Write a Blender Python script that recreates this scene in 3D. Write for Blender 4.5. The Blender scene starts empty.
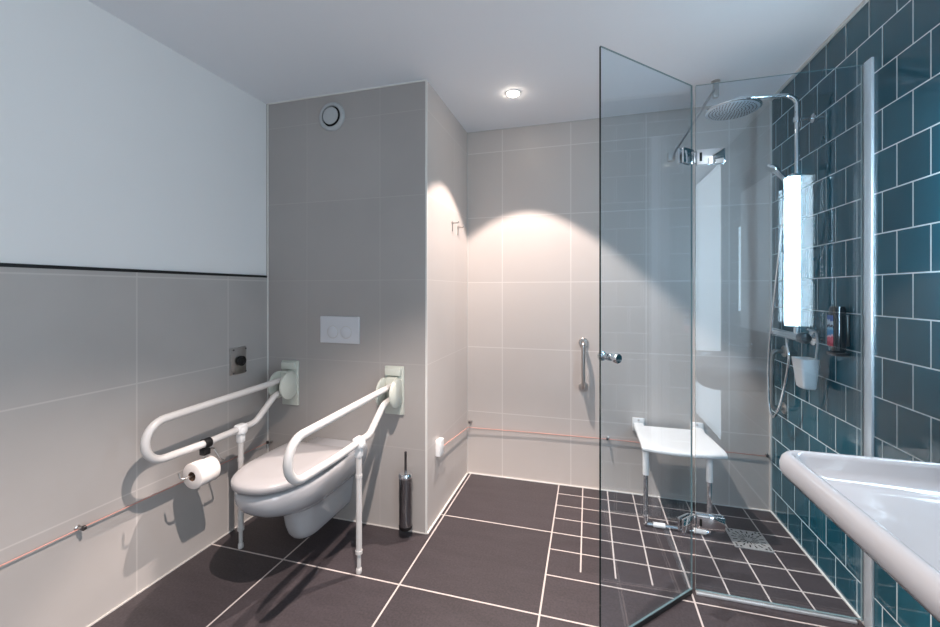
import bpy, bmesh, math, random
from mathutils import Vector, Matrix
random.seed(7)
PI = math.pi
scene = bpy.context.scene
COL = scene.collection

# ------------------------------------------------------------------ room numbers (metres)
XL, XR = -1.86, 1.04          # left wall, green wall
PX, PY = -0.83, 2.05          # boxed-out wall: side face, front face
YB, YR = 2.82, -1.15          # back wall, wall behind the camera
ZC = 2.43                     # ceiling

# ------------------------------------------------------------------ materials
def new_mat(name):
    m = bpy.data.materials.new(name); m.use_nodes = True
    nt = m.node_tree; nt.nodes.clear()
    out = nt.nodes.new('ShaderNodeOutputMaterial')
    return m, nt, out

def lin(c):
    return tuple((v/12.92 if v <= 0.04045 else ((v+0.055)/1.055)**2.4) for v in c) + (1.0,)

def rgb(r, g, b):
    return lin((r/255, g/255, b/255))

def principled(nt, out, col=(0.8,0.8,0.8,1), rough=0.5, metal=0.0, coat=0.0, spec=0.5):
    b = nt.nodes.new('ShaderNodeBsdfPrincipled')
    b.inputs['Base Color'].default_value = col
    b.inputs['Roughness'].default_value = rough
    b.inputs['Metallic'].default_value = metal
    b.inputs['Coat Weight'].default_value = coat
    b.inputs['Specular IOR Level'].default_value = spec
    nt.links.new(b.outputs[0], out.inputs[0])
    return b

def simple(name, col, rough=0.5, metal=0.0, coat=0.0, noise=0.0, nscale=20.0, spec=0.5):
    m, nt, out = new_mat(name)
    b = principled(nt, out, col, rough, metal, coat, spec)
    tc = nt.nodes.new('ShaderNodeTexCoord')
    n = nt.nodes.new('ShaderNodeTexNoise'); n.inputs['Scale'].default_value = nscale
    nt.links.new(tc.outputs['Object'], n.inputs['Vector'])
    mr = nt.nodes.new('ShaderNodeMapRange')
    mr.inputs['To Min'].default_value = 1.0-noise; mr.inputs['To Max'].default_value = 1.0+noise
    nt.links.new(n.outputs[0], mr.inputs[0])
    mul = nt.nodes.new('ShaderNodeMix'); mul.data_type = 'RGBA'; mul.blend_type = 'MULTIPLY'
    mul.inputs[0].default_value = 1.0
    mul.inputs[6].default_value = col
    nt.links.new(mr.outputs[0], mul.inputs[7])
    nt.links.new(mul.outputs[2], b.inputs['Base Color'])
    return m

class NB:
    """tiny node-graph calculator"""
    def __init__(s, nt): s.nt = nt
    def m(s, op, a, b=None, c=None):
        n = s.nt.nodes.new('ShaderNodeMath'); n.operation = op
        for i, v in enumerate((a, b, c)):
            if v is None: continue
            if isinstance(v, (int, float)): n.inputs[i].default_value = v
            else: s.nt.links.new(v, n.inputs[i])
        return n.outputs[0]
    def dist(s, x, off, pitch):            # distance to the nearest joint line
        return s.m('PINGPONG', s.m('SUBTRACT', x, off), pitch/2)
    def cell(s, x, off, pitch):
        return s.m('FLOOR', s.m('DIVIDE', s.m('SUBTRACT', x, off), pitch))
    def mix(s, f, a, b):
        n = s.nt.nodes.new('ShaderNodeMix'); n.data_type = 'RGBA'
        for i, v in ((0, f), (6, a), (7, b)):
            if isinstance(v, (int, float)): n.inputs[i].default_value = v
            elif isinstance(v, tuple): n.inputs[i].default_value = v
            else: s.nt.links.new(v, n.inputs[i])
        return n.outputs[2]

def wall_tile(name, ua, pu, ou, pv, ov, tile, grout, gw, rough, bond=False, var=0.04, cloud=0.05,
              grough=0.8, bump=0.0, edge=0.004, coat=0.0, gmix=1.0, cscale=3.0):
    m, nt, out = new_mat(name)
    b = principled(nt, out, tile, rough, 0, coat)
    N = NB(nt)
    tc = nt.nodes.new('ShaderNodeTexCoord')
    sp = nt.nodes.new('ShaderNodeSeparateXYZ'); nt.links.new(tc.outputs['Object'], sp.inputs[0])
    u = sp.outputs[ua]; v = sp.outputs[2]
    cv = N.cell(v, ov, pv)
    if bond:
        par = N.m('FLOORED_MODULO', cv, 2.0)
        u = N.m('SUBTRACT', u, N.m('MULTIPLY', par, pu/2))
    du = N.dist(u, ou, pu); dv = N.dist(v, ov, pv)
    d = N.m('MINIMUM', du, dv)
    line = N.m('LESS_THAN', d, gw/2)
    cu = N.cell(u, ou, pu)
    cx = nt.nodes.new('ShaderNodeCombineXYZ'); nt.links.new(cu, cx.inputs[0]); nt.links.new(cv, cx.inputs[1])
    wn = nt.nodes.new('ShaderNodeTexWhiteNoise'); wn.noise_dimensions = '3D'; nt.links.new(cx.outputs[0], wn.inputs['Vector'])
    nz = nt.nodes.new('ShaderNodeTexNoise'); nz.inputs['Scale'].default_value = cscale; nz.inputs['Detail'].default_value = 4
    nt.links.new(tc.outputs['Object'], nz.inputs['Vector'])
    f = N.m('ADD', N.m('ADD', 1.0 - var/2 - cloud/2, N.m('MULTIPLY', wn.outputs['Value'], var)),
            N.m('MULTIPLY', nz.outputs[0], cloud))
    mul = nt.nodes.new('ShaderNodeMix'); mul.data_type = 'RGBA'; mul.blend_type = 'MULTIPLY'; mul.inputs[0].default_value = 1
    mul.inputs[6].default_value = tile; nt.links.new(f, mul.inputs[7])
    lf = N.m('MULTIPLY', line, gmix)
    nt.links.new(N.mix(lf, mul.outputs[2], grout), b.inputs['Base Color'])
    nt.links.new(N.m('ADD', rough, N.m('MULTIPLY', line, grough-rough)), b.inputs['Roughness'])
    if bump:
        mr = nt.nodes.new('ShaderNodeMapRange'); mr.interpolation_type = 'SMOOTHSTEP'
        mr.inputs['From Min'].default_value = gw/2; mr.inputs['From Max'].default_value = gw/2+edge
        nt.links.new(d, mr.inputs[0])
        n2 = nt.nodes.new('ShaderNodeTexNoise'); n2.inputs['Scale'].default_value = 9; n2.inputs['Detail'].default_value = 1
        nt.links.new(tc.outputs['Object'], n2.inputs['Vector'])
        h = N.m('ADD', mr.outputs[0], N.m('MULTIPLY', n2.outputs[0], 0.8))
        bp = nt.nodes.new('ShaderNodeBump'); bp.inputs['Strength'].default_value = bump; bp.inputs['Distance'].default_value = 0.002
        nt.links.new(h, bp.inputs['Height']); nt.links.new(bp.outputs[0], b.inputs['Normal'])
    return m

def floor_mat():
    m, nt, out = new_mat('dark_floor_tile')
    b = principled(nt, out, rgb(70,62,64), 0.42, 0, 0, 0.4)
    N = NB(nt)
    tc = nt.nodes.new('ShaderNodeTexCoord')
    sp = nt.nodes.new('ShaderNodeSeparateXYZ'); nt.links.new(tc.outputs['Object'], sp.inputs[0])
    x, y = sp.outputs[0], sp.outputs[1]
    PU, OU, PV, OV = 0.6155, -0.187, 0.5885, 1.663
    gw = 0.0075
    dL = N.m('MINIMUM', N.dist(x, OU, PU), N.dist(y, OV, PV))
    big = N.m('LESS_THAN', dL, gw/2)
    inx = N.m('GREATER_THAN', x, OU)
    iny = N.m('GREATER_THAN', y, 1.967)
    reg = N.m('MULTIPLY', inx, iny)
    dS = N.m('MINIMUM', N.dist(x, OU, PU/4), N.dist(y, OV, PV/4))
    sm = N.m('MULTIPLY', N.m('LESS_THAN', dS, 0.0035), reg)
    edge = N.m('MULTIPLY', inx, N.m('LESS_THAN', N.m('ABSOLUTE', N.m('SUBTRACT', y, 1.908)), 0.0035))
    line = N.m('MINIMUM', N.m('ADD', N.m('ADD', big, sm), edge), 1.0)
    # tile ids
    cx = nt.nodes.new('ShaderNodeCombineXYZ')
    nt.links.new(N.m('ADD', N.cell(x, OU, PU), N.m('MULTIPLY', reg, N.cell(x, OU, PU/4))), cx.inputs[0])
    nt.links.new(N.m('ADD', N.cell(y, OV, PV), N.m('MULTIPLY', reg, N.cell(y, OV, PV/4))), cx.inputs[1])
    wn = nt.nodes.new('ShaderNodeTexWhiteNoise'); nt.links.new(cx.outputs[0], wn.inputs['Vector'])
    mp = nt.nodes.new('ShaderNodeMapping'); mp.inputs['Scale'].default_value = (2.0, 9.0, 1.0)
    nt.links.new(tc.outputs['Object'], mp.inputs[0])
    nz = nt.nodes.new('ShaderNodeTexNoise'); nz.inputs['Scale'].default_value = 2.2; nz.inputs['Detail'].default_value = 6
    nt.links.new(mp.outputs[0], nz.inputs['Vector'])
    n2 = nt.nodes.new('ShaderNodeTexNoise'); n2.inputs['Scale'].default_value = 110; n2.inputs['Detail'].default_value = 2
    nt.links.new(tc.outputs['Object'], n2.inputs['Vector'])
    f = N.m('ADD', 0.12, N.m('ADD', N.m('MULTIPLY', wn.outputs['Value'], 0.2),
        N.m('ADD', N.m('MULTIPLY', nz.outputs[0], 0.5), N.m('MULTIPLY', n2.outputs[0], 1.1))))
    mul = nt.nodes.new('ShaderNodeMix'); mul.data_type = 'RGBA'; mul.blend_type = 'MULTIPLY'; mul.inputs[0].default_value = 1
    mul.inputs[6].default_value = rgb(64, 58, 61); nt.links.new(f, mul.inputs[7])
    nt.links.new(N.mix(line, mul.outputs[2], rgb(196, 186, 182)), b.inputs['Base Color'])
    return m

def glass_mat(name, tint):
    """thin clear glass: see-through with a mirror reflection that grows at grazing angles"""
    m, nt, out = new_mat(name)
    N = NB(nt)
    g = nt.nodes.new('ShaderNodeNewGeometry')
    dp = nt.nodes.new('ShaderNodeVectorMath'); dp.operation = 'DOT_PRODUCT'
    nt.links.new(g.outputs['Normal'], dp.inputs[0]); nt.links.new(g.outputs['Incoming'], dp.inputs[1])
    c = N.m('ABSOLUTE', dp.outputs['Value'])
    fr = N.m('ADD', 0.052, N.m('MULTIPLY', 0.9, N.m('POWER', N.m('SUBTRACT', 1.0, c), 5.0)))
    t = nt.nodes.new('ShaderNodeBsdfTransparent'); t.inputs[0].default_value = tint
    gl = nt.nodes.new('ShaderNodeBsdfGlossy'); gl.inputs['Roughness'].default_value = 0.0
    gl.inputs[0].default_value = (1, 1, 1, 1)
    mx = nt.nodes.new('ShaderNodeMixShader')
    nt.links.new(fr, mx.inputs[0]); nt.links.new(t.outputs[0], mx.inputs[1]); nt.links.new(gl.outputs[0], mx.inputs[2])
    nt.links.new(mx.outputs[0], out.inputs[0])
    return m

def emit_mat(name, col, s):
    m, nt, out = new_mat(name)
    e = nt.nodes.new('ShaderNodeEmission'); e.inputs[0].default_value = col; e.inputs[1].default_value = s
    nt.links.new(e.outputs[0], out.inputs[0])
    return m

def label_mat():
    """bottle label in coloured patches: blue, white, pale blue, pink-red from top to bottom"""
    m, nt, out = new_mat('bottle_label')
    b = principled(nt, out, (1,1,1,1), 0.3)
    tc = nt.nodes.new('ShaderNodeTexCoord')
    sp = nt.nodes.new('ShaderNodeSeparateXYZ'); nt.links.new(tc.outputs['Generated'], sp.inputs[0])
    nz = nt.nodes.new('ShaderNodeTexNoise'); nz.inputs['Scale'].default_value = 4
    nt.links.new(tc.outputs['Generated'], nz.inputs['Vector'])
    N = NB(nt)
    v = N.m('ADD', sp.outputs[2], N.m('MULTIPLY', N.m('SUBTRACT', nz.outputs[0], 0.5), 0.25))
    cr = nt.nodes.new('ShaderNodeValToRGB'); cr.color_ramp.interpolation = 'CONSTANT'
    el = cr.color_ramp.elements
    el[0].position = 0; el[0].color = rgb(196, 40, 74)
    el[1].position = 0.12; el[1].color = rgb(232, 96, 120)
    for p, c in ((0.3, rgb(240,200,215)), (0.36, rgb(70,150,205)), (0.52, rgb(150,205,235)), (0.6, rgb(40,50,80)), (0.68, rgb(215,230,240)), (0.82, rgb(70,105,175))):
        e = el.new(p); e.color = c
    nt.links.new(v, cr.inputs[0]); nt.links.new(cr.outputs[0], b.inputs['Base Color'])
    return m

M = {}
M['paint'] = simple('white_wall_paint', rgb(236, 236, 236), 0.7, noise=0.01, nscale=3)
M['ceiling'] = simple('white_ceiling_paint', rgb(238, 240, 244), 0.8, noise=0.01, nscale=3)
M['trim_black'] = simple('black_metal_trim', rgb(16, 16, 18), 0.35)
M['trim_white'] = simple('white_joint', rgb(222, 220, 216), 0.5)
M['trim_grey'] = simple('pale_joint', rgb(196, 192, 188), 0.6)
GREY = rgb(166, 161, 158)  # same tile on every wall; lit walls coloured lighter, dim ones darker
GJ = rgb(200, 195, 191)
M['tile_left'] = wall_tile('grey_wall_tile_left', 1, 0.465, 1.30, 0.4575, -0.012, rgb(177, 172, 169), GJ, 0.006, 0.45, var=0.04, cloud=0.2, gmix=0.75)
M['tile_front_dim'] = wall_tile('grey_wall_tile_front_dim', 0, 0.475, -1.582, 0.4575, -0.012, GREY, GJ, 0.004, 0.42, var=0.04, cloud=0.14, gmix=0.3)
M['tile_side_lit'] = wall_tile('grey_wall_tile_side_lit', 1, 0.465, 2.52, 0.4575, -0.012, rgb(202,194,189), rgb(238,234,230), 0.004, 0.42, var=0.03, cloud=0.08, gmix=0.4)  # lit copy of the front tile, brightness put into the colour
M['tile_back_lit'] = wall_tile('grey_wall_tile_back_lit', 0, 0.465, -0.575, 0.4575, -0.012, rgb(202,194,189), rgb(240,236,232), 0.006, 0.4, var=0.05, cloud=0.08, gmix=0.42)  # same tile again, lightened for the lit back wall
M['tile_green'] = wall_tile('green_glazed_tile', 1, 0.1485, 2.613+0.07425, 0.1525, 0.14, rgb(27, 83, 99), rgb(204, 218, 222), 0.0048, 0.06,
                            bond=True, var=0.30, cloud=0.25, bump=0.22, edge=0.005, coat=0.3, cscale=7)
M['floor'] = floor_mat()
M['glass'] = glass_mat('shower_glass', (0.90, 0.95, 0.98, 1))
M['glass_edge'] = simple('glass_edge_dark', rgb(14, 40, 42), 0.08, coat=0.5)
M['glass_edge_pale'] = simple('glass_edge_pale', rgb(120, 145, 150), 0.15)
M['chrome'] = simple('chrome', (0.86, 0.87, 0.88, 1), 0.06, 1.0)
M['steel'] = simple('brushed_steel', (0.55, 0.52, 0.5, 1), 0.28, 1.0, noise=0.06, nscale=60)
M['alu'] = simple('satin_aluminium', (0.78, 0.82, 0.86, 1), 0.32, 0.6)
M['profile'] = simple('polished_profile', (0.80, 0.88, 0.94, 1), 0.28, 0.45)
M['drain'] = simple('drain_steel', (0.62, 0.61, 0.6, 1), 0.4, 0.6, noise=0.05, nscale=60)
M['seal'] = simple('grey_seal', rgb(44, 46, 48), 0.4)
M['canister'] = simple('grey_steel', (0.30, 0.30, 0.31, 1), 0.2, 1.0)
M['dark_steel'] = simple('dark_steel', (0.16, 0.15, 0.15, 1), 0.3, 1.0)
M['ceramic'] = simple('white_ceramic', rgb(178, 178, 181), 0.12, coat=0.4)
M['basin'] = simple('white_basin_ceramic', rgb(168, 171, 177), 0.12, coat=0.3)
M['lid'] = simple('toilet_lid_plastic', rgb(174, 171, 172), 0.25)
M['rail_white'] = simple('white_coated_tube', rgb(208, 205, 203), 0.3)
M['plastic_cream'] = simple('cream_plastic', rgb(204, 207, 197), 0.35)
M['plastic_white'] = simple('white_plastic', rgb(240, 240, 240), 0.35)
M['plastic_flush'] = simple('flush_plate_white', rgb(205, 205, 209), 0.3)
M['plastic_black'] = simple('black_plastic', rgb(14, 14, 16), 0.3)
M['bottle_black'] = simple('glossy_black', rgb(12, 13, 16), 0.08, coat=1.0)
M['rubber'] = simple('black_rubber', rgb(20, 22, 24), 0.6)
M['paper'] = simple('tissue_paper', rgb(238, 230, 225), 0.9, noise=0.04, nscale=80)
M['cardboard'] = simple('cardboard_core', rgb(120, 92, 74), 0.9)
M['cord'] = simple('red_cord', rgb(214, 158, 146), 0.6)
M['vent'] = simple('vent_grey', rgb(178, 181, 183), 0.4)
M['dark'] = simple('dark_gap', rgb(8, 9, 10), 0.8)
M['mirror'] = simple('mirror_silver', (0.9, 0.93, 0.94, 1), 0.01, 1.0)
M['label'] = label_mat()
M['led'] = emit_mat('mirror_light_diffuser', (0.64, 0.85, 1.0, 1), 42.0)
M['led_dim'] = emit_mat('mirror_light_dim', (0.72, 0.9, 1.0, 1), 5.0)
M['bulb'] = emit_mat('downlight_bulb', (1.0, 0.86, 0.72, 1), 60.0)

# ------------------------------------------------------------------ mesh builder
class MB:
    def __init__(s): s.bm = bmesh.new()
    def _smooth(s, faces, on=True):
        for f in faces: f.smooth = on
    def box(s, x0, x1, y0, y1, z0, z1, bevel=0.0, seg=2, mat=0):
        n0 = set(s.bm.verts)
        r = bmesh.ops.create_cube(s.bm, size=1.0)
        vs = r['verts']
        for v in vs:
            v.co = Vector(((x0+x1)/2 + v.co.x*(x1-x0), (y0+y1)/2 + v.co.y*(y1-y0), (z0+z1)/2 + v.co.z*(z1-z0)))
        fs = list({f for v in vs for f in v.link_faces})
        for f in fs: f.material_index = mat
        if bevel:
            es = list({e for v in vs for e in v.link_edges})
            bmesh.ops.bevel(s.bm, geom=es, offset=bevel, segments=seg, profile=0.5, affect='EDGES')
        return s
    def loft(s, rings, cap0=True, cap1=True, smooth=True, closed=True):
        R = [[s.bm.verts.new(p) for p in ring] for ring in rings]
        n = len(R[0]); fs = []
        for a, b in zip(R[:-1], R[1:]):
            for i in range(n if closed else n-1):
                j = (i+1) % n
                try: fs.append(s.bm.faces.new((a[i], a[j], b[j], b[i])))
                except ValueError: pass
        for f in fs: f.smooth = smooth
        if cap0: s.bm.faces.new(list(reversed(R[0])))
        if cap1: s.bm.faces.new(R[-1])
        return s
    def tube(s, pts, r, n=14, fillet=0.0, fseg=7, cap=True, closed=False):
        P = [Vector(p) for p in pts]
        if fillet: P = fillet_path(P, fillet, fseg)
        rad = r if isinstance(r, (list, tuple)) else [r]*len(P)
        T = []
        for i in range(len(P)):
            a = P[i-1] if i > 0 else P[i]; b = P[i+1] if i < len(P)-1 else P[i]
            t1 = (P[i]-a).normalized() if i > 0 else None; t2 = (b-P[i]).normalized() if i < len(P)-1 else None
            t = (t1 or t2) if not (t1 and t2) else (t1+t2).normalized()
            T.append(t)
        up = Vector((0,0,1)) if abs(T[0].z) < 0.9 else Vector((1,0,0))
        nrm = (up - T[0]*up.dot(T[0])).normalized()
        rings = []
        for i, p in enumerate(P):
            if i:
                ax = T[i-1].cross(T[i])
                if ax.length > 1e-7:
                    nrm = Matrix.Rotation(T[i-1].angle(T[i]), 3, ax.normalized()) @ nrm
            nrm = (nrm - T[i]*nrm.dot(T[i])).normalized()
            bi = T[i].cross(nrm)
            rings.append([p + (nrm*math.cos(2*PI*k/n) + bi*math.sin(2*PI*k/n))*rad[i] for k in range(n)])
        return s.loft(rings, cap, cap)
    def lathe(s, prof, origin, axis=(0,0,1), n=32, cap0=True, cap1=True):
        """prof: list of (radius, height along axis)"""
        o = Vector(origin); a = Vector(axis).normalized()
        t = Vector((0,0,1)) if abs(a.z) < 0.9 else Vector((1,0,0))
        u = (t - a*t.dot(a)).normalized(); w = a.cross(u)
        rings = [[o + a*h + (u*math.cos(2*PI*k/n) + w*math.sin(2*PI*k/n))*max(r, 1e-4) for k in range(n)] for r, h in prof]
        return s.loft(rings, cap0, cap1)
    def prism(s, outline, z0, z1, bevel=0.0, seg=2):
        """outline: list of (x,y) closed"""
        a = [s.bm.verts.new((x, y, z0)) for x, y in outline]
        b = [s.bm.verts.new((x, y, z1)) for x, y in outline]
        n = len(a); fs = []
        for i in range(n):
            j = (i+1) % n
            fs.append(s.bm.faces.new((a[i], a[j], b[j], b[i])))
        fs.append(s.bm.faces.new(list(reversed(a)))); top = s.bm.faces.new(b); fs.append(top)
        if bevel:
            es = list({e for f in (fs[-1], fs[-2]) for e in f.edges})
            bmesh.ops.bevel(s.bm, geom=es, offset=bevel, segments=seg, profile=0.5, affect='EDGES')
        return s
    def xf(s, mtx):
        bmesh.ops.transform(s.bm, matrix=mtx, verts=s.bm.verts); return s

def fillet_path(P, r, seg):
    out = [P[0]]
    for i in range(1, len(P)-1):
        a, b, c = P[i-1], P[i], P[i+1]
        d1 = (a-b); d2 = (c-b)
        ang = d1.angle(d2)
        if ang > PI-0.02: out.append(b); continue
        cut = min(r/math.tan(ang/2), d1.length*0.49, d2.length*0.49)
        rr = cut*math.tan(ang/2)
        p1 = b + d1.normalized()*cut; p2 = b + d2.normalized()*cut
        cen = b + (d1.normalized()+d2.normalized()).normalized()*(rr/math.sin(ang/2))
        v1 = p1-cen; v2 = p2-cen
        tot = v1.angle(v2); ax = v1.cross(v2).normalized()
        for k in range(seg+1):
            out.append(cen + Matrix.Rotation(tot*k/seg, 3, ax) @ v1)
    out.append(P[-1])
    return out

def spline(pts, per=8):
    P = [Vector(p) for p in pts]; P = [P[0]*2-P[1]] + P + [P[-1]*2-P[-2]]
    out = []
    for i in range(1, len(P)-2):
        for k in range(per):
            t = k/per; a, b, c, d = P[i-1], P[i], P[i+1], P[i+2]
            out.append(0.5*((2*b) + (c-a)*t + (2*a-5*b+4*c-d)*t*t + (-a+3*b-3*c+d)*t**3))
    out.append(P[-2]); return out

def wpos(o):
    p = Vector((0,0,0))
    while o: p = p + o.location; o = o.parent
    return p

def link(name, mb, mat, parent=None, loc=None, auto=None):
    """link a builder (in world coordinates) as ONE mesh object, local to its parent"""
    me = bpy.data.meshes.new(name)
    bmesh.ops.recalc_face_normals(mb.bm, faces=mb.bm.faces)
    base = wpos(parent) if parent else Vector((0,0,0))
    off = Vector(loc) if loc is not None else Vector((0,0,0))
    bmesh.ops.translate(mb.bm, vec=-(base if parent else off), verts=mb.bm.verts)
    mb.bm.to_mesh(me); mb.bm.free()
    for m in (mat if isinstance(mat, (list, tuple)) else [mat]): me.materials.append(m)
    o = bpy.data.objects.new(name, me); COL.objects.link(o)
    if parent: o.parent = parent
    elif loc is not None: o.location = off
    if auto is not None:
        for p in me.polygons: p.use_smooth = True
        try: me.set_sharp_from_angle(angle=math.radians(auto))
        except Exception: pass
    return o

def tag(o, label, cat, group=None):
    o['label'] = label; o['category'] = cat
    if group: o['group'] = group
    return o

def thing(name, label, cat, loc, group=None):
    o = bpy.data.objects.new(name, None); o.empty_display_size = 0.1
    COL.objects.link(o); o.location = loc
    return tag(o, label, cat, group)

def struct(name, mb, mat, parent=None, auto=None):
    o = link(name, mb, mat, parent, auto=auto); o['kind'] = 'structure'; return o

def dup(root, loc, label, rotz=0.0):
    r = root.copy(); COL.objects.link(r); r.location = loc; r.rotation_euler = (0, 0, rotz); r['label'] = label
    for ch in root.children:
        c = ch.copy(); COL.objects.link(c); c.parent = r
        for g in ch.children:
            d = g.copy(); COL.objects.link(d); d.parent = c
    return r

# ================================================================== THE SETTING
T = 0.12
struct('floor', MB().box(XL-T, XR+T, YR-T, YB+T, -0.1, 0.0), M['floor'])
struct('ceiling', MB().box(XL-T, XR+T, YR-T, YB+T, ZC, ZC+0.1), M['ceiling'])
wl = struct('wall_left', MB().box(XL-T, XL-0.010, YR-T, YB+T, 0, ZC), M['paint'])
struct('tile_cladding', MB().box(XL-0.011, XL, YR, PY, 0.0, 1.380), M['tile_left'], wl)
struct('trim_1', MB().box(XL-0.011, XL+0.001, YR, PY, 1.380, 1.393), M['trim_black'])
struct('wall_back', MB().box(PX-0.02, XR+T, YB, YB+T, 0, ZC), M['tile_back_lit'])
struct('wall_right', MB().box(XR, XR+T, 0.15, YB, 0, ZC).box(XR, XR+T, YR-T, -1.05, 0, ZC), M['tile_green'])
# boxed-out wall behind the toilet: same tile on both faces, the side coloured lighter as if lit
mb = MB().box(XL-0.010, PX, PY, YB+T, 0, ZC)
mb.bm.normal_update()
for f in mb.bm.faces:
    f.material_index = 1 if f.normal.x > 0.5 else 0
struct('wall_boxing', mb, [M['tile_front_dim'], M['tile_side_lit']])
# wall behind the camera (the open doorway to the bedroom is in the right wall)
struct('wall_rear', MB().box(XL-T, XR+T, YR-T, YR, 0, ZC), M['paint'])
j = 0.004
struct('trim_2', MB().box(PX-0.007, PX+0.0025, PY-0.0025, PY+0.007, 0, ZC), M['trim_white'])          # outer corner of the boxing
struct('trim_3', MB().box(PX, PX+0.007, YB-0.007, YB, 0, ZC), M['trim_grey'])                          # inner corner
struct('trim_4', MB().box(XR-0.009, XR, YB-0.009, YB, 0, ZC), M['trim_white'])                         # back / green corner
struct('trim_5', MB().box(XL, XL+0.006, PY-0.006, PY, 0, ZC), M['trim_white'])                          # left / boxing corner
struct('trim_6', MB().box(XR-0.012, XR, 0.15, YB, ZC-0.012, ZC), M['trim_white'])                        # top of the green wall
struct('trim_7', MB().box(XL, XL+0.007, YR, PY, 0, 0.005), M['trim_grey'])
struct('trim_8', MB().box(XL, PX, PY-0.006, PY, 0, 0.004), M['trim_grey'])
struct('trim_9', MB().box(PX, PX+0.009, PY, YB, 0, 0.005), M['trim_white'])
struct('trim_10', MB().box(PX, XR, YB-0.008, YB, 0, 0.005), M['trim_white'])
struct('trim_11', MB().box(XR-0.008, XR, 0.15, YB, 0, 0.005), M['trim_white'])
struct('trim_12', MB().box(XL, PX, PY-0.006, PY, ZC-0.006, ZC), M['trim_white'])
struct('trim_13', MB().box(PX, XR, YB-0.006, YB, ZC-0.005, ZC), M['trim_grey'])

# ================================================================== TOILET
TX = -1.353
def dshape(front, hw, z, back=PY-0.002, n=40, sq=2.3, straight=None):
    """plan outline: straight back on the wall, parallel sides, rounded front"""
    L = back-front
    yc = front + min(L*0.62, hw*1.75)
    pts = []
    for k in range(n+1):
        a = PI*k/n
        c, s_ = math.cos(a), math.sin(a)
        x = hw*math.copysign(abs(c)**(2/sq), c); y = yc-(yc-front)*abs(s_)**(2/sq)
        pts.append(Vector((TX+x, y, z)))
    pts.append(Vector((TX-hw*0.985, (yc+back)/2, z))); pts.append(Vector((TX-hw*0.95, back, z)))
    pts.append(Vector((TX, back, z)))
    pts.append(Vector((TX+hw*0.95, back, z))); pts.append(Vector((TX+hw*0.985, (yc+back)/2, z)))
    return pts

t = thing('wall_hung_toilet', 'white wall-hung toilet with closed lid between the two folding rails', 'toilet', (TX, 1.75, 0.0))
prof = [(0.452, 1.385, 0.170), (0.446, 1.374, 0.177), (0.43, 1.370, 0.180), (0.40, 1.374, 0.178), (0.37, 1.392, 0.171), (0.345, 1.422, 0.160), (0.32, 1.465, 0.145),
        (0.300, 1.515, 0.128), (0.285, 1.562, 0.112), (0.272, 1.600, 0.099), (0.258, 1.612, 0.088), (0.225, 1.622, 0.082), (0.18, 1.632, 0.076),
        (0.14, 1.646, 0.070), (0.112, 1.666, 0.062), (0.094, 1.695, 0.050), (0.086, 1.740, 0.034)]
link('bowl', MB().loft([dshape(f, w, z) for z, f, w in prof]), M['ceramic'], t, auto=50)
LB = 1.850
link('seat', MB().loft([dshape(1.392, 0.160, 0.4525, LB), dshape(1.388, 0.164, 0.455, LB), dshape(1.388, 0.164, 0.463, LB), dshape(1.392, 0.160, 0.4645, LB)]), M['lid'], t, auto=40)
link('lid', MB().loft([dshape(1.366, 0.178, 0.4652, LB), dshape(1.358, 0.184, 0.469, LB), dshape(1.356, 0.185, 0.488, LB), dshape(1.361, 0.182, 0.496, LB), dshape(1.377, 0.170, 0.502, LB-0.010),
     dshape(1.44, 0.12, 0.505, LB-0.05), dshape(1.55, 0.05, 0.506, LB-0.12)]), M['lid'], t, auto=60)
for sx in (-0.075, 0.075): link('hinge', MB().tube([(TX+sx-0.02, LB+0.016, 0.464), (TX+sx+0.02, LB+0.016, 0.464)], 0.012), M['chrome'], t)

# flush plate
t = thing('flush_plate', 'pale square-cornered dual flush plate with two round buttons above toilet', 'flush plate', (-1.359, PY, 1.0785))
link('plate', MB().box(-1.486, -1.232, PY-0.010, PY+0.001, 1.002, 1.155, 0.004), M['plastic_flush'], t)
for cx in (-1.402, -1.316):
    b_ = link('button', MB().lathe([(0.033, 0), (0.033, 0.003), (0.030, 0.0045)], (cx, PY-0.0095, 1.066), (0,-1,0)), M['plastic_flush'], t, auto=30)
    link('button_ring', MB().lathe([(0.0365, 0), (0.0365, 0.0012), (0.033, 0.0014)], (cx, PY-0.0095, 1.066), (0,-1,0)), M['trim_grey'], b_, auto=30)

# ventilation valve
VX, VZ = -1.411, 2.299
t = thing('air_vent', 'round white air vent high on the grey tiled wall above toilet', 'vent', (VX, PY, VZ))
link('outer_ring', MB().lathe([(0.083, 0), (0.083, 0.006), (0.078, 0.014), (0.066, 0.018), (0.060, 0.016), (0.058, 0.002)], (VX, PY+0.001, VZ), (0,-1,0), 48, True, False), M['vent'], t, auto=40)
link('dark_gap', MB().lathe([(0.0585, 0.0), (0.0585, 0.004)], (VX, PY, VZ), (0,-1,0), 40), M['dark'], t)
link('centre_disc', MB().lathe([(0.02, 0.004), (0.02, 0.012), (0.046, 0.014), (0.049, 0.018), (0.046, 0.022), (0.02, 0.024), (0.0, 0.024)], (VX, PY, VZ), (0,-1,0), 48), M['vent'], t, auto=40)

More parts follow.
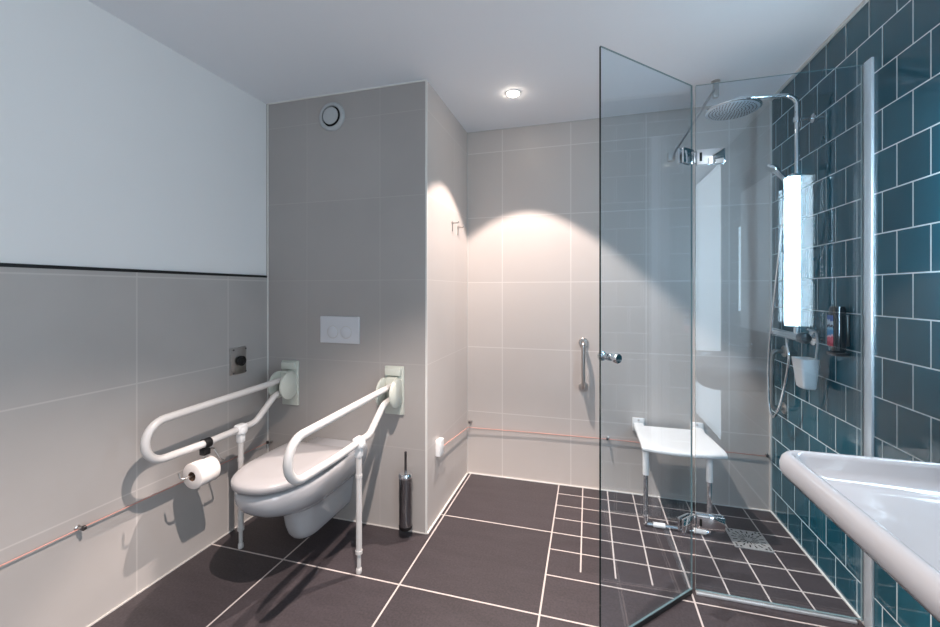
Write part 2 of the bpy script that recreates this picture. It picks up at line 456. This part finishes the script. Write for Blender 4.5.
# folding support rails
def make_rail(x, label):
    t = thing('folding_support_rail', label, 'grab rail', (x, PY, 0.0), 'fold-down rails beside the toilet')
    mb = MB().box(x-0.056, x+0.056, PY-0.014, PY+0.0005, 0.628, 0.890, 0.004)
    mb.box(x-0.047, x+0.047, PY-0.034, PY-0.012, 0.842, 0.884, 0.005)
    link('wall_plate', mb, M['plastic_cream'], t, auto=35)
    mb = MB()
    for s_ in (-1, 1):
        o_ = (x+s_*0.030, PY-0.062, 0.757)
        mb.lathe([(0.066, 0), (0.078, 0.004), (0.078, 0.014), (0.070, 0.020), (0.0, 0.021)], o_, (s_,0,0), 36)
    mb.box(x-0.030, x+0.030, PY-0.058, PY-0.012, 0.70, 0.835, 0.006)
    link('hinge_cover', mb, M['plastic_cream'], t, auto=40)
    link('rail_tube', MB().tube([(x, PY-0.045, 0.790), (x, 1.213, 0.768), (x, 1.213, 0.608), (x, 1.50, 0.600), (x, 1.775, 0.606), (x, 1.915, 0.714), (x, PY-0.045, 0.722)],
        0.0165, 16, fillet=0.083, fseg=9), M['rail_white'], t, auto=60)
    lg = link('leg', MB().tube([(x, 1.68, 0.585), (x, 1.68, 0.10)], 0.0135).tube([(x, 1.68, 0.106), (x, 1.68, 0.090)], 0.016).tube([(x, 1.68, 0.440), (x, 1.68, 0.455)], 0.0155), M['rail_white'], t, auto=40)
    link('foot', MB().tube([(x, 1.68, 0.102), (x, 1.68, 0.020)], 0.0095).lathe([(0.012, 0), (0.0135, 0.004), (0.0125, 0.022), (0.0095, 0.026)], (x, 1.68, 0.0), (0,0,1), 18), M['rail_white'], lg, auto=40)
    mb = MB().box(x-0.021, x+0.021, 1.652, 1.708, 0.578, 0.626, 0.009, 3).box(x-0.016, x+0.016, 1.664, 1.696, 0.535, 0.582, 0.006)
    mb.lathe([(0.02, 0), (0.02, 0.010), (0.015, 0.014), (0.0, 0.014)], (x+0.012, 1.68, 0.594), (1,0,0), 20)
    link('leg_clamp', mb, M['plastic_white'], t, auto=40)
    return t
RL, RR = -1.690, -1.015
rail = make_rail(RL, 'white folding rail beside the left wall, carrying the toilet roll')
dup(rail, (RR, PY, 0.0), 'white folding rail nearer the wall corner, beside the toilet brush')

# toilet roll with its holder hung on the left rail
t = thing('toilet_roll_holder', 'wire toilet roll holder clipped to white rail by black clip', 'roll holder', (RL, 1.48, 0.60))
mb = MB().lathe([(0.0185, -0.016), (0.0225, -0.016), (0.0225, 0.016), (0.0185, 0.016), (0.0185, -0.016)], (RL, 1.485, 0.600), (0, 1, -0.02), 28, False, False)
mb.box(RL-0.014, RL+0.016, 1.460, 1.494, 0.550, 0.5785, 0.003)
link('clip', mb, M['plastic_black'], t, auto=40)
link('wire_arm', MB().tube([(RL+0.004, 1.49, 0.562), (RL-0.028, 1.54, 0.556), (RL-0.058, 1.575, 0.54), (RL-0.03, 1.585, 0.486), (RL, 1.583, 0.480), (RL, 1.375, 0.480), (RL-0.008, 1.365, 0.486), (RL-0.014, 1.362, 0.511)], 0.004, 10, fillet=0.012, fseg=5), M['steel'], t, auto=60)
t = thing('toilet_roll', 'white toilet paper roll hanging below the rail by the left wall', 'toilet roll', (RL, 1.50, 0.487))
mb = MB(); RZ = 0.476
n = 40
prof = [(0.021, 0.0), (0.054, 0.0), (0.0575, 0.004), (0.0575, 0.096), (0.054, 0.1), (0.021, 0.1), (0.021, 0.0)]
mb.lathe(prof, (RL, 1.412, RZ), (0,1,0), n, False, False)
link('paper', mb, M['paper'], t, auto=50)
link('core', MB().lathe([(0.0205, 0.0005), (0.0205, 0.0995), (0.019, 0.0995), (0.019, 0.0005), (0.0205, 0.0005)], (RL, 1.412, RZ), (0,1,0), n, False, False), M['cardboard'], t, auto=50)
# stainless plate with the round black outlet
t = thing('socket_plate', 'square steel wall plate with a round black socket on left wall', 'socket', (XL, 1.825, 0.915))
mb = MB().box(XL-0.001, XL+0.011, 1.772, 1.879, 0.842, 0.990, 0.004)
link('plate', mb, M['steel'], t, auto=35)
link('black_socket', MB().lathe([(0.027, 0), (0.027, 0.012), (0.022, 0.014), (0.018, 0.006), (0.0, 0.005)], (XL+0.017, 1.832, 0.915), (1,0,0), 28), M['plastic_black'], t, auto=40)
for yy, zz in ((1.784, 0.979), (1.866, 0.979), (1.866, 0.853), (1.784, 0.853)):
    link('screw', MB().lathe([(0.005, 0), (0.005, 0.002), (0, 0.0022)], (XL+0.0175, yy, zz), (1,0,0), 10), M['dark_steel'], t)

# toilet brush
BX, BY = -0.925, 1.990
t = thing('toilet_brush', 'slim black and chrome toilet brush holder fixed at the wall corner', 'toilet brush', (BX, BY, 0.050))
link('holder', MB().lathe([(0.034, 0.050), (0.036, 0.054), (0.036, 0.066), (0.0355, 0.068)], (BX, BY, 0), (0,0,1), 28, True, True), M['plastic_black'], t, auto=40)
link('canister', MB().lathe([(0.035, 0.068), (0.035, 0.320)], (BX, BY, 0), (0,0,1), 28), M['canister'], t, auto=40)
link('wall_clip', MB().box(BX-0.012, BX+0.012, BY+0.03, PY+0.001, 0.22, 0.26, 0.003), M['dark_steel'], t, auto=40)
link('cap', MB().lathe([(0.037, 0.318), (0.037, 0.336), (0.033, 0.342), (0.010, 0.345), (0, 0.345)], (BX, BY, 0), (0,0,1), 28), M['chrome'], t, auto=40)
link('handle', MB().tube([(BX, BY, 0.342), (BX, BY, 0.452)], 0.0065), M['dark_steel'], t, auto=40)

# ================================================================== EMERGENCY CORD, HOOKS, SWITCH
CZ = 0.396
tag(link('emergency_cord', MB().tube([(XL+0.011, YR+0.02, CZ+0.002), (XL+0.011, 1.085, CZ+0.004), (XL+0.011, 1.6, CZ-0.004), (XL+0.022, PY-0.022, CZ)], 0.0024, 8), M['cord']), 'thin red emergency cord running low along the left wall', 'cord')
CB = 0.336
tag(link('emergency_cord', MB().tube([(PX+0.018, 2.232, 0.400), (PX+0.015, 2.800, 0.336), (PX+0.022, YB-0.014, 0.330), (-0.35, YB-0.011, CB), (0.125, YB-0.010, CB+0.003), (XR-0.02, YB-0.010, 0.326)], 0.0025, 8), M['cord']), 'thin red emergency cord running from white switch across the shower wall', 'cord')
def eyelet(loc, d, label):
    """pin with a ring at its end, standing out of the wall along d"""
    p = Vector(loc); d = Vector(d).normalized()
    t = thing('cord_eyelet', label, 'eyelet', loc, 'eyelets that guide the red cord')
    link('pin', MB().lathe([(0.010, -0.001), (0.010, 0.004), (0.0055, 0.007), (0.0055, 0.026)], p, d, 14), M['steel'], t, auto=40)
    e = p + d*0.028
    link('ring', MB().lathe([(0.0065, 0), (0.0095, 0.002), (0.0095, 0.010), (0.0065, 0.012)], e-Vector((0,0,0.0)), (d.y if abs(d.y)>.5 else 0.0, d.x if abs(d.x)>.5 else 0.0, 0.0), 14), M['dark_steel'], t, auto=40)
    return t
eyelet((XL, 1.085, 0.404), (1,0,0), 'dark eyelet halfway along the cord on the left wall')
eyelet((XL+0.03, PY, 0.398), (0,-1,0), 'small dark eyelet in the corner behind the toilet')
eyelet((PX+0.03, YB, 0.372), (0,-1,0), 'dark eyelet where cord turns the corner near the white switch')
eyelet((0.125, YB, 0.346), (0,-1,0), 'dark eyelet on the back wall left of the shower seat')
eyelet((XR-0.025, YB, 0.335), (0,-1,0), 'dark eyelet where the cord meets the green tiled wall')

t = thing('cord_switch', 'small white pull-cord switch box on the side of boxed-out wall', 'switch', (PX, 2.215, 0.405))
link('housing', MB().box(PX-0.0005, PX+0.030, 2.180, 2.245, 0.362, 0.452, 0.005), M['plastic_white'], t, auto=35)
link('cord_outlet', MB().lathe([(0.008, 0), (0.008, 0.012), (0.004, 0.018)], (PX+0.018, 2.243, 0.398), (0,1,0), 14), M['plastic_white'], t, auto=40)

def hook(y, z, label):
    t = thing('coat_hook', label, 'hook', (PX, y, z), 'coat hooks in the shower corner')
    link('rosette', MB().lathe([(0.012, 0), (0.012, 0.005), (0.009, 0.007), (0, 0.007)], (PX-0.0005, y, z), (1,0,0), 18).box(PX-0.0005, PX+0.006, y-0.005, y+0.005, z-0.052, z+0.004, 0.001), M['steel'], t, auto=40)  # narrow drop plate under the rosette stands in for the peg's cast shadow
    link('peg', MB().tube([(PX+0.004, y, z), (PX+0.040, y, z), (PX+0.044, y, z+0.010)], 0.0055, 10, fillet=0.006), M['steel'], t, auto=50)
    return t
h0 = hook(2.479, 1.732, 'small steel coat hook farther from the corner, on boxed-out wall')
dup(h0, (PX, 2.595, 1.722), 'small steel coat hook closer to the inner corner of shower area')

# ================================================================== DOWNLIGHT
DX, DY = -0.411, 2.322
t = thing('ceiling_downlight', 'round recessed ceiling spotlight glowing warm white', 'downlight', (DX, DY, ZC))
link('trim_ring', MB().lathe([(0.034, 0.000), (0.043, 0.000), (0.043, 0.003), (0.037, 0.005), (0.034, 0.003), (0.034, 0.0)], (DX, DY, ZC), (0,0,-1), 36, False, False), M['plastic_white'], t, auto=40)
link('bulb', MB().lathe([(0.033, 0.0005), (0.031, 0.008), (0.022, 0.015), (0.0, 0.017)], (DX, DY, ZC), (0,0,-1), 32), M['bulb'], t)

# ================================================================== GRAB BARS
def grab_bar(base, d, z0, z1, label):
    p = Vector(base); d = Vector(d)
    t = thing('grab_bar', label, 'grab bar', (p.x, p.y, (z0+z1)/2), 'vertical steel grab bars in the shower')
    for z in (z0, z1):
        link('rosette', MB().lathe([(0.031, -0.001), (0.031, 0.006), (0.027, 0.010), (0, 0.011)], (p.x, p.y, z), d, 28), M['steel'], t, auto=40)
    q = p + d*0.062
    link('bar', MB().tube([(p.x+d.x*.008, p.y+d.y*.008, z0), (q.x, q.y, z0), (q.x, q.y, z1), (p.x+d.x*.008, p.y+d.y*.008, z1)], 0.0125, 16, fillet=0.035), M['steel'], t, auto=60)
    return t
grab_bar((-0.029, YB, 0), (0,-1,0), 0.668, 0.960, 'vertical steel grab bar on the pale tiled back wall')
grab_bar((XR, 2.649, 0), (-1,0,0), 0.655, 0.968, 'vertical steel grab bar on the green tiles behind the shower hose')

# ================================================================== SHOWER SEAT
t = thing('folding_shower_seat', 'white folding shower seat with two steel legs fixed to the back wall', 'shower seat', (0.49, YB, 0))
out = []
xa0, xa1, xb0, xb1, yb, yf = 0.277, 0.665, 0.285, 0.706, 2.765, 2.415
mb = MB(); nx, ny = 14, 10; rows = []
def seat_pt(i, k, top):
    u = i/nx; v = k/ny
    x0 = xa0+(xb0-xa0)*v; x1 = xa1+(xb1-xa1)*v
    x = x0+(x1-x0)*u
    y = yb+(yf-yb)*v + 0.030*v*(1-(2*u-1)**2)*-1 + 0.02*v
    z = 0.462 - 0.010*v - 0.014*(1-(2*u-1)**2)*(1-abs(2*v-1)**4)
    e = min(u, 1-u)
    drop = 0.012*(max(0, (v-0.85)/0.15))**2
    return Vector((x, y, z-drop - (0 if top else 0.022)))
Tp = [[mb.bm.verts.new(seat_pt(i,k,True)) for i in range(nx+1)] for k in range(ny+1)]
Bt = [[mb.bm.verts.new(seat_pt(i,k,False)) for i in range(nx+1)] for k in range(ny+1)]
for k in range(ny):
    for i in range(nx):
        mb.bm.faces.new((Tp[k][i], Tp[k][i+1], Tp[k+1][i+1], Tp[k+1][i])); mb.bm.faces.new((Bt[k][i], Bt[k+1][i], Bt[k+1][i+1], Bt[k][i+1]))
for k in range(ny):
    mb.bm.faces.new((Tp[k][0], Tp[k+1][0], Bt[k+1][0], Bt[k][0])); mb.bm.faces.new((Tp[k][nx], Bt[k][nx], Bt[k+1][nx], Tp[k+1][nx]))
for i in range(nx):
    mb.bm.faces.new((Tp[0][i], Bt[0][i], Bt[0][i+1], Tp[0][i+1])); mb.bm.faces.new((Tp[ny][i], Tp[ny][i+1], Bt[ny][i+1], Bt[ny][i]))
so = link('seat', mb, M['plastic_white'], t)
bv = so.modifiers.new('round', 'BEVEL'); bv.width = 0.008; bv.segments = 3; bv.limit_method = 'ANGLE'; bv.angle_limit = math.radians(50)
for p in so.data.polygons: p.use_smooth = True
for bx in (0.309, 0.643):
    mb = MB().box(bx-0.037, bx+0.037, YB-0.012, YB+0.0005, 0.405, 0.492, 0.006)
    mb.box(bx-0.028, bx+0.028, YB-0.075, YB-0.010, 0.432, 0.462, 0.006)
    w_ = link('wall_bracket', mb, M['plastic_white'], t, auto=35)
    link('screw', MB().lathe([(0.007, 0), (0.006, 0.003), (0, 0.0035)], (bx, YB-0.0115, 0.478), (0,-1,0), 14), M['steel'], w_, auto=30)
for lx in (0.307, 0.622):
    lg = link('leg', MB().tube([(lx, 2.455, 0.30), (lx, 2.455, 0.012)], 0.0125, 16), M['chrome'], t, auto=50)
    link('sleeve', MB().tube([(lx, 2.455, 0.445), (lx, 2.455, 0.285)], 0.0165, 16), M['plastic_white'], lg, auto=50)
fb = link('foot_bar', MB().tube([(0.307, 2.455, 0.013), (0.622, 2.455, 0.013)], 0.0115, 14), M['chrome'], t, auto=50)
for lx in (0.375, 0.575):
    link('foot_pad', MB().tube([(lx-0.030, 2.455, 0.014), (lx+0.030, 2.455, 0.014)], 0.0138, 14), M['plastic_white'], fb, auto=50)

# ================================================================== FLOOR DRAIN
gx0, gx1, gy0, gy1 = 0.718, 0.892, 2.376, 2.552
gcx, gcy = (gx0+gx1)/2, (gy0+gy1)/2
t = thing('floor_drain', 'square metal shower drain grate with radiating slots set in the floor', 'drain', (gcx, gcy, 0))
link('plate', MB().box(gx0, gx1, gy0, gy1, -0.004, 0.0035, 0.001), M['drain'], t)
mb = MB()
for k in range(16):
    a = 2*PI*k/16
    for r0, r1, w in ((0.018, 0.046, 0.0042), (0.054, 0.076, 0.0065)):
        aa = a if r0 < 0.03 else a+PI/16
        d = Vector((math.cos(aa), math.sin(aa), 0)); s_ = Vector((-d.y, d.x, 0)); c0 = Vector((gcx, gcy, 0.0041))
        ring = [c0+d*r0-s_*w*.4, c0+d*r1-s_*w*.5, c0+d*r1+s_*w*.5, c0+d*r0+s_*w*.4]
        mb.bm.faces.new([mb.bm.verts.new(p) for p in ring])
for sx in (-1, 1):
    for sy in (-1, 1):
        for ox, oy in ((0.073, 0.073), (0.073, 0.056), (0.056, 0.073)):
            mb.lathe([(0.0055, 0), (0.0055, 0.0002)], (gcx+sx*ox, gcy+sy*oy, 0.0040), (0,0,1), 10)
link('slots', mb, M['dark'], t)

# ================================================================== GLASS SCREEN AND DOOR
GH = 2.182
JX, JY = 0.432, 1.965
FX1 = XR-0.012
def pane(x0, x1, y0, y1, z0, z1, dark_side=None):
    """clear pane; faces seen edge-on carry the green cut edge"""
    mb = MB().box(x0, x1, y0, y1, z0, z1)
    mb.bm.normal_update()
    return mb
t = thing('glass_shower_screen', 'fixed clear glass shower panel joined to green tiles by a wall profile', 'shower screen', (0.74, JY, 0))
mb = pane(JX+0.012, FX1, JY-0.004, JY+0.004, 0.018, GH)
for f in mb.bm.faces: f.material_index = 0 if abs(f.normal.y) > 0.5 else 1
link('glass_pane', mb, [M['glass'], M['glass_edge_pale']], t)
mb = MB().box(XR-0.010, XR, JY-0.052, JY-0.0045, 0.0, GH+0.004, 0.002).box(XR-0.010, XR, JY+0.0045, JY+0.012, 0.0, GH+0.004, 0.002)
link('wall_profile', mb, M['profile'], t, auto=35)
link('floor_profile', MB().box(JX+0.014, XR-0.030, JY-0.011, JY+0.011, 0.0, 0.012, 0.003), M['alu'], t, auto=35)
# door: built along its own direction, then turned
ddir = Vector((-0.6866, -0.7270, 0)).normalized(); dnor = Vector((0.7270, -0.6866, 0)).normalized()
LD = 0.568
DM = Matrix(((ddir.x, dnor.x, 0, JX), (ddir.y, dnor.y, 0, JY), (0, 0, 1, 0), (0, 0, 0, 1)))   # local x along door, y towards the room
t = thing('glass_shower_door', 'clear glass shower door standing open on two chrome hinges', 'shower door', (JX, JY, 0))
mb = pane(0.006, LD, -0.004, 0.004, 0.022, GH)
for f in mb.bm.faces: f.material_index = 0 if abs(f.normal.y) > 0.5 else (1 if f.normal.x > 0.5 else 2)
link('glass_pane', mb.xf(DM), [M['glass'], M['glass_edge'], M['glass_edge_pale']], t)
link('bottom_seal', MB().box(0.008, LD-0.002, -0.005, 0.005, 0.004, 0.018).xf(DM), M['seal'], t)
KX, KZ = 0.520, 1.058
mb = MB()
for s_ in (-1, 1):
    mb.lathe([(0.013, 0.003), (0.013, 0.007), (0.009, 0.009), (0.009, 0.022), (0.017, 0.026), (0.0185, 0.030), (0.0185, 0.040), (0.016, 0.043), (0, 0.043)], (KX, 0, KZ), (0, s_, 0), 24)
link('knob', mb.xf(DM), M['chrome'], t, auto=40)
for z0, z1 in ((1.838, 1.903), (0.286, 0.345)):
    mb = MB()
    for s_ in (-1, 1):
        y0, y1 = (0.004, 0.014) if s_ > 0 else (-0.014, -0.004)
        mb.box(0.012, 0.085, y0, y1, z0, z1, 0.003)
    mb.lathe([(0.010, 0), (0.010, z1-z0-0.012)], (0.0, 0.0, z0+0.006), (0,0,1), 18)
    hg = link('hinge', mb.xf(DM), M['chrome'], t, auto=35)
    m2 = MB()
    for y0, y1 in ((JY-0.015, JY-0.0045), (JY+0.0045, JY+0.015)):
        m2.box(JX+0.014, JX+0.122, y0, y1, z0, z1, 0.003)
    m2.box(JX+0.003, JX+0.0115, JY-0.010, JY+0.010, z0+0.010, z1-0.010, 0.002)
    link('hinge_plate', m2, M['chrome'], hg, auto=35)
    link('hinge_slot', MB().box(JX+0.024, JX+0.034, JY-0.0155, JY-0.0145, z0+0.014, z1-0.014), M['dark'], hg)
# ceiling stay
s0 = Vector((0.352, 1.985, 1.892)); s1 = Vector((0.655, 2.490, ZC-0.045))
t = thing('ceiling_stay', 'thin steel stay rod slanting from glass hinge up to the ceiling', 'stay rod', (0.66, 2.49, ZC))
link('rod', MB().tube([s0, s1], 0.007, 12), M['steel'], t, auto=50)
mb = MB().box(0.648, 0.674, 2.478, 2.506, ZC-0.090, ZC-0.003, 0.004).lathe([(0.022, 0), (0.022, 0.006)], (0.661, 2.492, ZC+0.0005), (0,0,-1), 20)
link('ceiling_bracket', mb, M['steel'], t, auto=35)
link('glass_clip', MB().box(0.338, 0.366, 1.972, 1.996, 1.872, 1.908, 0.003), M['steel'], t, auto=35)

# ================================================================== SHOWER COLUMN
t = thing('shower_column', 'chrome shower column with round rain head and hand shower on green tiles', 'shower', (XR, 2.345, 1.08))
RX, RY = 0.971, 2.345
link('riser_pipe', MB().tube([(RX, RY, 1.10), (RX, RY, 2.247), (0.735, RY, 2.263), (0.70, RY, 2.262), (0.70, RY, 2.225)], 0.0105, 16, fillet=0.055, fseg=10), M['chrome'], t, auto=60)
hd = link('rain_head', MB().lathe([(0.0, 0.022), (0.016, 0.022), (0.02, 0.012), (0.05, 0.009), (0.118, 0.004), (0.125, 0.0), (0.125, -0.005), (0.120, -0.008)], (0.695, RY, 2.212), (0,0,1), 56, True, True), M['chrome'], t, auto=40)
mb = MB(); mb.lathe([(0.117, 0.0), (0.117, 0.0015), (0.0, 0.0015)], (0.695, RY, 2.2042), (0,0,-1), 56)
link('spray_face', mb, M['alu'], hd)
mb = MB()
for r, c in ((0.012, 6), (0.027, 12), (0.042, 18), (0.057, 24), (0.072, 30), (0.087, 36), (0.102, 42)):
    for k in range(c):
        a = 2*PI*(k+0.3*r*100)/c
        mb.lathe([(0.0032, 0), (0.002, 0.0025)], (0.695+r*math.cos(a), RY+r*math.sin(a), 2.2028), (0,0,-1), 6)
link('nozzles', mb, M['rubber'], hd)
link('wall_bracket', MB().tube([(XR, RY, 2.128), (RX-0.004, RY, 2.128)], 0.008).lathe([(0.022, 0), (0.022, 0.006), (0.012, 0.012)], (XR, RY, 2.128), (-1,0,0), 24).lathe([(0.015, -0.012), (0.0165, 0), (0.015, 0.012)], (RX, RY, 2.128), (0,0,1), 20), M['chrome'], t, auto=40)
mx = link('mixer_body', MB().tube([(RX, 2.600, 1.080), (RX, 2.305, 1.080)], 0.021, 20).tube([(RX, RY, 1.095), (RX, RY, 1.125)], 0.015), M['chrome'], t, auto=40)
link('mixer_handle', MB().lathe([(0.024, 0), (0.025, 0.004), (0.025, 0.040), (0.021, 0.046), (0, 0.047)], (RX, 2.302, 1.080), (0,-1,0), 24), M['dark_steel'], mx, auto=40)
link('mixer_handle', MB().lathe([(0.022, 0), (0.0235, 0.004), (0.0235, 0.030), (0.020, 0.034), (0, 0.035)], (RX, 2.603, 1.080), (0,1,0), 24), M['chrome'], mx, auto=40)
for yy in (2.345, 2.500):
    link('escutcheon', MB().lathe([(0.040, 0), (0.040, 0.007), (0.030, 0.012), (0.014, 0.018), (0.013, 0.055)], (XR, yy, 1.080), (-1,0,0), 28), M['chrome'], mx, auto=40)
link('slider', MB().box(RX-0.030, RX+0.016, RY-0.016, RY+0.020, 1.825, 1.868, 0.006), M['chrome'], t, auto=40)
mb = MB().tube([(0.945, 2.362, 1.815), (0.940, 2.405, 1.862), (0.930, 2.470, 1.920)], [0.011, 0.012, 0.014], 14)
hv = Vector((-0.55, 0.12, -0.75)).normalized()
mb.lathe([(0.0, -0.016), (0.022, -0.014), (0.040, -0.004), (0.042, 0.004), (0.039, 0.009), (0, 0.010)], (0.927, 2.492, 1.935), hv, 28)
link('hand_shower', mb, M['chrome'], t, auto=45)
hose = spline([(RX, 2.455, 1.062), (0.952, 2.40, 1.03), (0.95, 2.375, 0.97), (0.95, 2.41, 0.85), (0.95, 2.484, 0.697), (0.95, 2.555, 0.629), (0.95, 2.606, 0.68), (0.95, 2.618, 0.83), (0.95, 2.602, 0.988), (0.95, 2.566, 1.147), (0.95, 2.50, 1.42), (0.948, 2.43, 1.66), (0.945, 2.363, 1.812)])
link('hose', MB().tube(hose, 0.0068, 10), M['chrome'], t, auto=60)

# hanging cup
t = thing('hanging_tub', 'white tapered plastic tub hooked over the shower mixer', 'tub', (0.967, 2.26, 0.99))
def rrect(x0, x1, y0, y1, r, z, n=5):
    out = []
    for cx, cy, a0 in ((x1-r, y1-r, 0), (x0+r, y1-r, PI/2), (x0+r, y0+r, PI), (x1-r, y0+r, 1.5*PI)):
        for k in range(n+1):
            a = a0+PI/2*k/n; out.append(Vector((cx+r*math.cos(a), cy+r*math.sin(a), z)))
    return out
rg = [rrect(0.950, 0.998, 2.228, 2.292, 0.012, 0.850), rrect(0.944, 1.000, 2.222, 2.298, 0.012, 0.857), rrect(0.930, 1.006, 2.207, 2.313, 0.014, 0.988),
      rrect(0.934, 1.002, 2.211, 2.309, 0.012, 0.988), rrect(0.948, 0.996, 2.228, 2.292, 0.010, 0.862)]
link('tub_body', MB().loft(rg), M['plastic_white'], t, auto=40)
link('hanger', MB().tube([(1.004, 2.250, 0.980), (1.012, 2.250, 1.06), (1.006, 2.250, 1.116), (0.972, 2.250, 1.124)], 0.0045, 10, fillet=0.02), M['plastic_white'], t, auto=50)

# soap bottle on its holder
t = thing('soap_dispenser', 'black soap dispenser with a blue and pink label fixed to green tiles', 'soap dispenser', (XR, 2.0200, 1.06))
link('bottle', MB().loft([rrect(0.990, 1.028, 2.062, 2.114, 0.016, 1.044), rrect(0.985, 1.031, 2.057, 2.119, 0.018, 1.050), rrect(0.985, 1.031, 2.057, 2.119, 0.018, 1.224), rrect(0.990, 1.028, 2.062, 2.114, 0.016, 1.236)]), M['bottle_black'], t, auto=40)
link('label', MB().box(0.9835, 0.9846, 2.070, 2.112, 1.068, 1.198), M['label'], t)
link('holder', MB().box(1.0305, XR+0.001, 2.065, 2.110, 1.070, 1.200, 0.003).loft([rrect(0.983, 1.036, 2.054, 2.122, 0.016, 1.030), rrect(0.981, 1.038, 2.052, 2.124, 0.016, 1.034), rrect(0.981, 1.038, 2.052, 2.124, 0.016, 1.042)]), M['dark_steel'], t, auto=40)

# ================================================================== WASHBASIN AND LIT MIRROR
t = thing('washbasin', 'wide white ceramic washbasin with shallow bowl mounted on the green tiles', 'washbasin', (0.78, 0.96, 0.80))
def basin_ring(inset, z, r, back=0.0):
    return rrect(0.487+inset, XR+0.002-back, 0.62+inset, 1.318-inset, r, z, 8)
rg = [basin_ring(0.24, 0.690, 0.05), basin_ring(0.19, 0.715, 0.055), basin_ring(0.14, 0.785, 0.055), basin_ring(0.06, 0.805, 0.055), basin_ring(0.018, 0.810, 0.055), basin_ring(0.006, 0.816, 0.055), basin_ring(0.0005, 0.828, 0.055), basin_ring(0.0, 0.848, 0.055), basin_ring(0.004, 0.863, 0.053),
      basin_ring(0.012, 0.872, 0.048), basin_ring(0.020, 0.874, 0.044, 0.02), basin_ring(0.028, 0.872, 0.040, 0.06), basin_ring(0.034, 0.862, 0.036, 0.11), basin_ring(0.040, 0.838, 0.036, 0.13), basin_ring(0.052, 0.822, 0.045, 0.14),
      basin_ring(0.085, 0.813, 0.06, 0.17), basin_ring(0.19, 0.806, 0.06, 0.22)]
link('basin_body', MB().loft(rg), M['basin'], t, auto=70)
link('drain_plug', MB().lathe([(0.032, 0), (0.032, 0.003), (0.026, 0.005), (0, 0.006)], (0.80, 0.96, 0.8065), (0,0,1), 28), M['chrome'], t, auto=40)
mb = MB().lathe([(0.024, 0), (0.024, 0.10), (0.02, 0.108), (0, 0.11)], (0.985, 0.96, 0.864), (0,0,1), 24).tube([(0.985, 0.96, 0.935), (0.86, 0.96, 0.955)], 0.011).tube([(0.985, 0.96, 0.97), (0.985, 0.96, 0.99), (0.92, 0.96, 1.01)], 0.006, fillet=0.01)
link('tap', mb, M['chrome'], t, auto=40)

t = thing('lit_mirror', 'wall mirror over the basin with tall glowing light strips at its sides', 'mirror', (XR, 1.0, 1.53))
link('mirror_glass', MB().box(XR-0.022, XR, 0.67, 1.262, 1.05, 1.98, 0.002), M['mirror'], t)
for y0, y1, z0, z1, x0, mm in ((0.62, 0.655, 1.16, 1.75, XR-0.02, 'led_dim'), (1.410, 1.450, 1.12, 1.89, 0.985, 'led')):
    link('light_strip', MB().box(x0, XR+0.001, y0, y1, z0, z1, 0.004), M[mm], t)

# ================================================================== LIGHTS
def spot(name, loc, energy, half, blend, col, size=0.013):
    l = bpy.data.lights.new(name, 'SPOT'); l.energy = energy; l.spot_size = 2*math.radians(half); l.spot_blend = blend
    l.color = col; l.shadow_soft_size = size
    l.use_nodes = True; nt = l.node_tree
    e = next(n for n in nt.nodes if n.type == 'EMISSION')
    fo = nt.nodes.new('ShaderNodeLightFalloff'); fo.inputs['Strength'].default_value = 1.0
    nt.links.new(fo.outputs['Linear'], e.inputs['Strength'])
    o = bpy.data.objects.new(name, l); COL.objects.link(o); o.location = loc
    return o
WARM = (1.0, 0.85, 0.77)
spot('downlight_beam', (DX, DY, ZC-0.04), 95, 44, 0.18, WARM)
spot('downlight_beam', (-0.43, 0.88, ZC-0.03), 108, 48, 0.5, WARM)
def area(name, loc, rot, sx, sy, energy, col):
    l = bpy.data.lights.new(name, 'AREA'); l.shape = 'RECTANGLE'; l.size = sx; l.size_y = sy; l.energy = energy; l.color = col
    o = bpy.data.objects.new(name, l); COL.objects.link(o); o.location = loc; o.rotation_euler = rot
    return o
# daylight entering through the open doorway
area('doorway_daylight', (XR+0.06, -0.45, 1.215), (math.radians(90), 0, math.radians(90)), 1.18, 2.40, 27, (0.80, 0.91, 1.0))

w = bpy.data.worlds.new('bedroom_light'); scene.world = w; w.use_nodes = True
bg = w.node_tree.nodes['Background']; bg.inputs[0].default_value = (0.75, 0.87, 1.0, 1); bg.inputs[1].default_value = 0.8

# ================================================================== CAMERA
cam = bpy.data.cameras.new('camera'); co = bpy.data.objects.new('camera', cam); COL.objects.link(co)
F = 411.0; TH = math.atan(118/411)
co.location = (0, 0, 1.30); co.rotation_euler = (math.radians(90), 0, TH)
cam.sensor_width = 36.0; cam.lens = F*36/940; cam.shift_y = -(313.5-291)/940
cam.clip_start = 0.02
scene.camera = co
scene.view_settings.view_transform = 'Standard'
scene.view_settings.look = 'None'
scene.view_settings.exposure = 0.0
